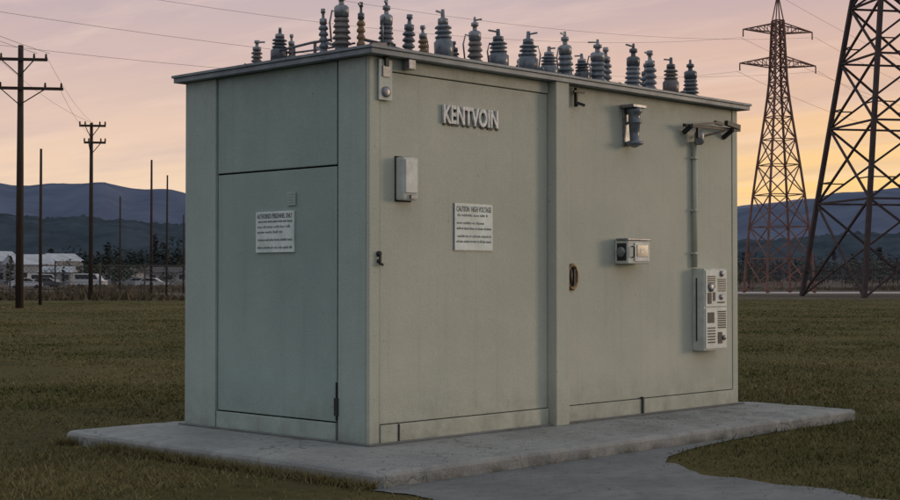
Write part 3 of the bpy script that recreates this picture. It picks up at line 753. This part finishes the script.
# ------------------------------------------------------------ overhead wires
W=empty('overhead_wires')
bm=bmesh.new()
def wire(a,b,sag,r=0.016):
    pts=[]
    for i in range(25):
        t=i/24; p_=a.lerp(b,t); p_.z-=sag*4*t*(1-t); pts.append(p_)
    bm_tube(bm,pts,r,4)
for s_,z in ((-1.4,14.1),(0.8,14.1),(1.4,14.1)):
    wire(site(38,-24.5+s_,z),site(70,-20.75+s_,12.3),0.7,0.010)
for z,o in ((12.25,-1.3),(12.25,1.2),(10.6,1.9)):
    wire(site(70,-20.75+o,z),site(95,-23.4,11.6-(12.25-z)*0.5),0.4,0.008)
for k,(l,z) in enumerate(((27,21.5),(34.6,21.5),(27.3,24.7),(34.3,24.7),(30.8,28))):
    wire(site(136,l,z-0.7 if k<4 else z),site(58,-34+2.0*k,13.0+1.5*k),2.2,0.009)
    wire(site(136,l,z-0.7 if k<4 else z),site(230,95+3*k,22+k),3,0.014)
for k,(l,z) in enumerate(((25.9,29.3),(24.9,24.5))):
    wire(site(110,l,z),site(52,-30+3*k,20+1.3*k),3,0.008)
bm_obj(bm,'conductors',M_wire,W)

# ------------------------------------------------------------ world
SUNAZ=ANG-rad(76); SUNEL=rad(7)
w=bpy.data.worlds.new('World'); scene.world=w; w.use_nodes=True; nt=w.node_tree
bg=nt.nodes['Background']
sky=nt.nodes.new('ShaderNodeTexSky'); sky.sky_type='NISHITA'; sky.sun_disc=False; sky.sun_elevation=SUNEL
sd=Vector((math.cos(SUNAZ),math.sin(SUNAZ),0)); sky.sun_rotation=math.atan2(sd.x,sd.y)
sky.dust_density=2.0
tc=nt.nodes.new('ShaderNodeTexCoord'); G_=tc.outputs['Generated']
sep=nt.nodes.new('ShaderNodeSeparateXYZ'); nt.links.new(G_,sep.inputs[0]); Z=sep.outputs[2]
def ramp(fac,els):
    r=nt.nodes.new('ShaderNodeValToRGB'); cr=r.color_ramp
    cr.elements[0].position=els[0][0]; cr.elements[0].color=(*els[0][1],1)
    cr.elements[1].position=els[-1][0]; cr.elements[1].color=(*els[-1][1],1)
    for p_,c_ in els[1:-1]:
        e_=cr.elements.new(p_); e_.color=(*c_,1)
    nt.links.new(fac,r.inputs[0]); return r.outputs[0]
cool=ramp(Z,[(0.0,(0.98,0.71,0.47)),(0.06,(0.95,0.70,0.50)),(0.10,(0.86,0.62,0.49)),(0.15,(0.72,0.53,0.48)),(0.20,(0.56,0.45,0.49)),(0.4,(0.46,0.48,0.56)),(1.0,(0.50,0.58,0.66))])
warm=ramp(Z,[(0.0,(1.15,0.68,0.20)),(0.06,(1.12,0.71,0.25)),(0.09,(1.04,0.66,0.31)),(0.13,(0.88,0.56,0.38)),(0.20,(0.60,0.44,0.45)),(0.4,(0.46,0.46,0.54)),(1.0,(0.50,0.58,0.66))])
anti=ramp(Z,[(0.0,(0.33,0.38,0.46)),(0.15,(0.42,0.43,0.51)),(0.4,(0.45,0.52,0.60)),(1.0,(0.50,0.58,0.66))])
def dot(v):
    d_=nt.nodes.new('ShaderNodeVectorMath'); d_.operation='DOT_PRODUCT'; d_.inputs[1].default_value=tuple(v.normalized()); nt.links.new(G_,d_.inputs[0]); return d_.outputs['Value']
grad=mixrgb(nt,rng_(nt,dot(F+R*0.55),0.86,0.985),cool,warm)
grad=mixrgb(nt,rng_(nt,dot(F+R*0.4),0.45,-0.2),grad,anti)
dv=nt.nodes.new('ShaderNodeVectorMath'); dv.operation='DIVIDE'; nt.links.new(G_,dv.inputs[0])
cz=nt.nodes.new('ShaderNodeCombineXYZ'); zz=math_(nt,'MAXIMUM',math_(nt,'ADD',Z,0.06),0.03)
for i in range(3): nt.links.new(zz,cz.inputs[i])
nt.links.new(cz.outputs[0],dv.inputs[1])
mp=nt.nodes.new('ShaderNodeMapping'); mp.inputs['Rotation'].default_value=(0,0,rad(20)-ANG); mp.inputs['Scale'].default_value=(0.9,0.28,1); nt.links.new(dv.outputs[0],mp.inputs[0])
cf=rng_(nt,noise(nt,mp.outputs[0],1.6,7,0.58),0.44,0.72,0,0.45)
grad=mixrgb(nt,cf,grad,(0.52,0.40,0.44))
grad=mixrgb(nt,rng_(nt,noise(nt,mp.outputs[0],3.1,6,0.6),0.50,0.75,0,0.45),grad,(1.0,0.75,0.60))
sk=mixrgb(nt,1.0,sky.outputs[0],(0.10,0.10,0.10),'MULTIPLY')
tot=mixrgb(nt,0.06,grad,sk)
nt.links.new(tot,bg.inputs['Color']); bg.inputs['Strength'].default_value=1.0
w.cycles.sampling_method='MANUAL'; w.cycles.sample_map_resolution=512

sun=bpy.data.lights.new('sun','SUN'); sun.energy=0.75; sun.angle=rad(14); sun.color=(1.0,0.76,0.52)
so=bpy.data.objects.new('sun',sun); COL.objects.link(so)
dirv=Vector((sd.x*math.cos(SUNEL),sd.y*math.cos(SUNEL),math.sin(SUNEL)))
so.rotation_euler=dirv.to_track_quat('Z','Y').to_euler()

# ------------------------------------------------------------ camera
cam=bpy.data.cameras.new('camera'); cam.lens=58.08; cam.sensor_width=36; cam.clip_end=12000; cam.clip_start=0.1
co=bpy.data.objects.new('camera',cam); COL.objects.link(co); co.location=CAM
look=(F+Vector((0,0,27/1452))).normalized()
co.rotation_euler=look.to_track_quat('-Z','Y').to_euler()
scene.camera=co
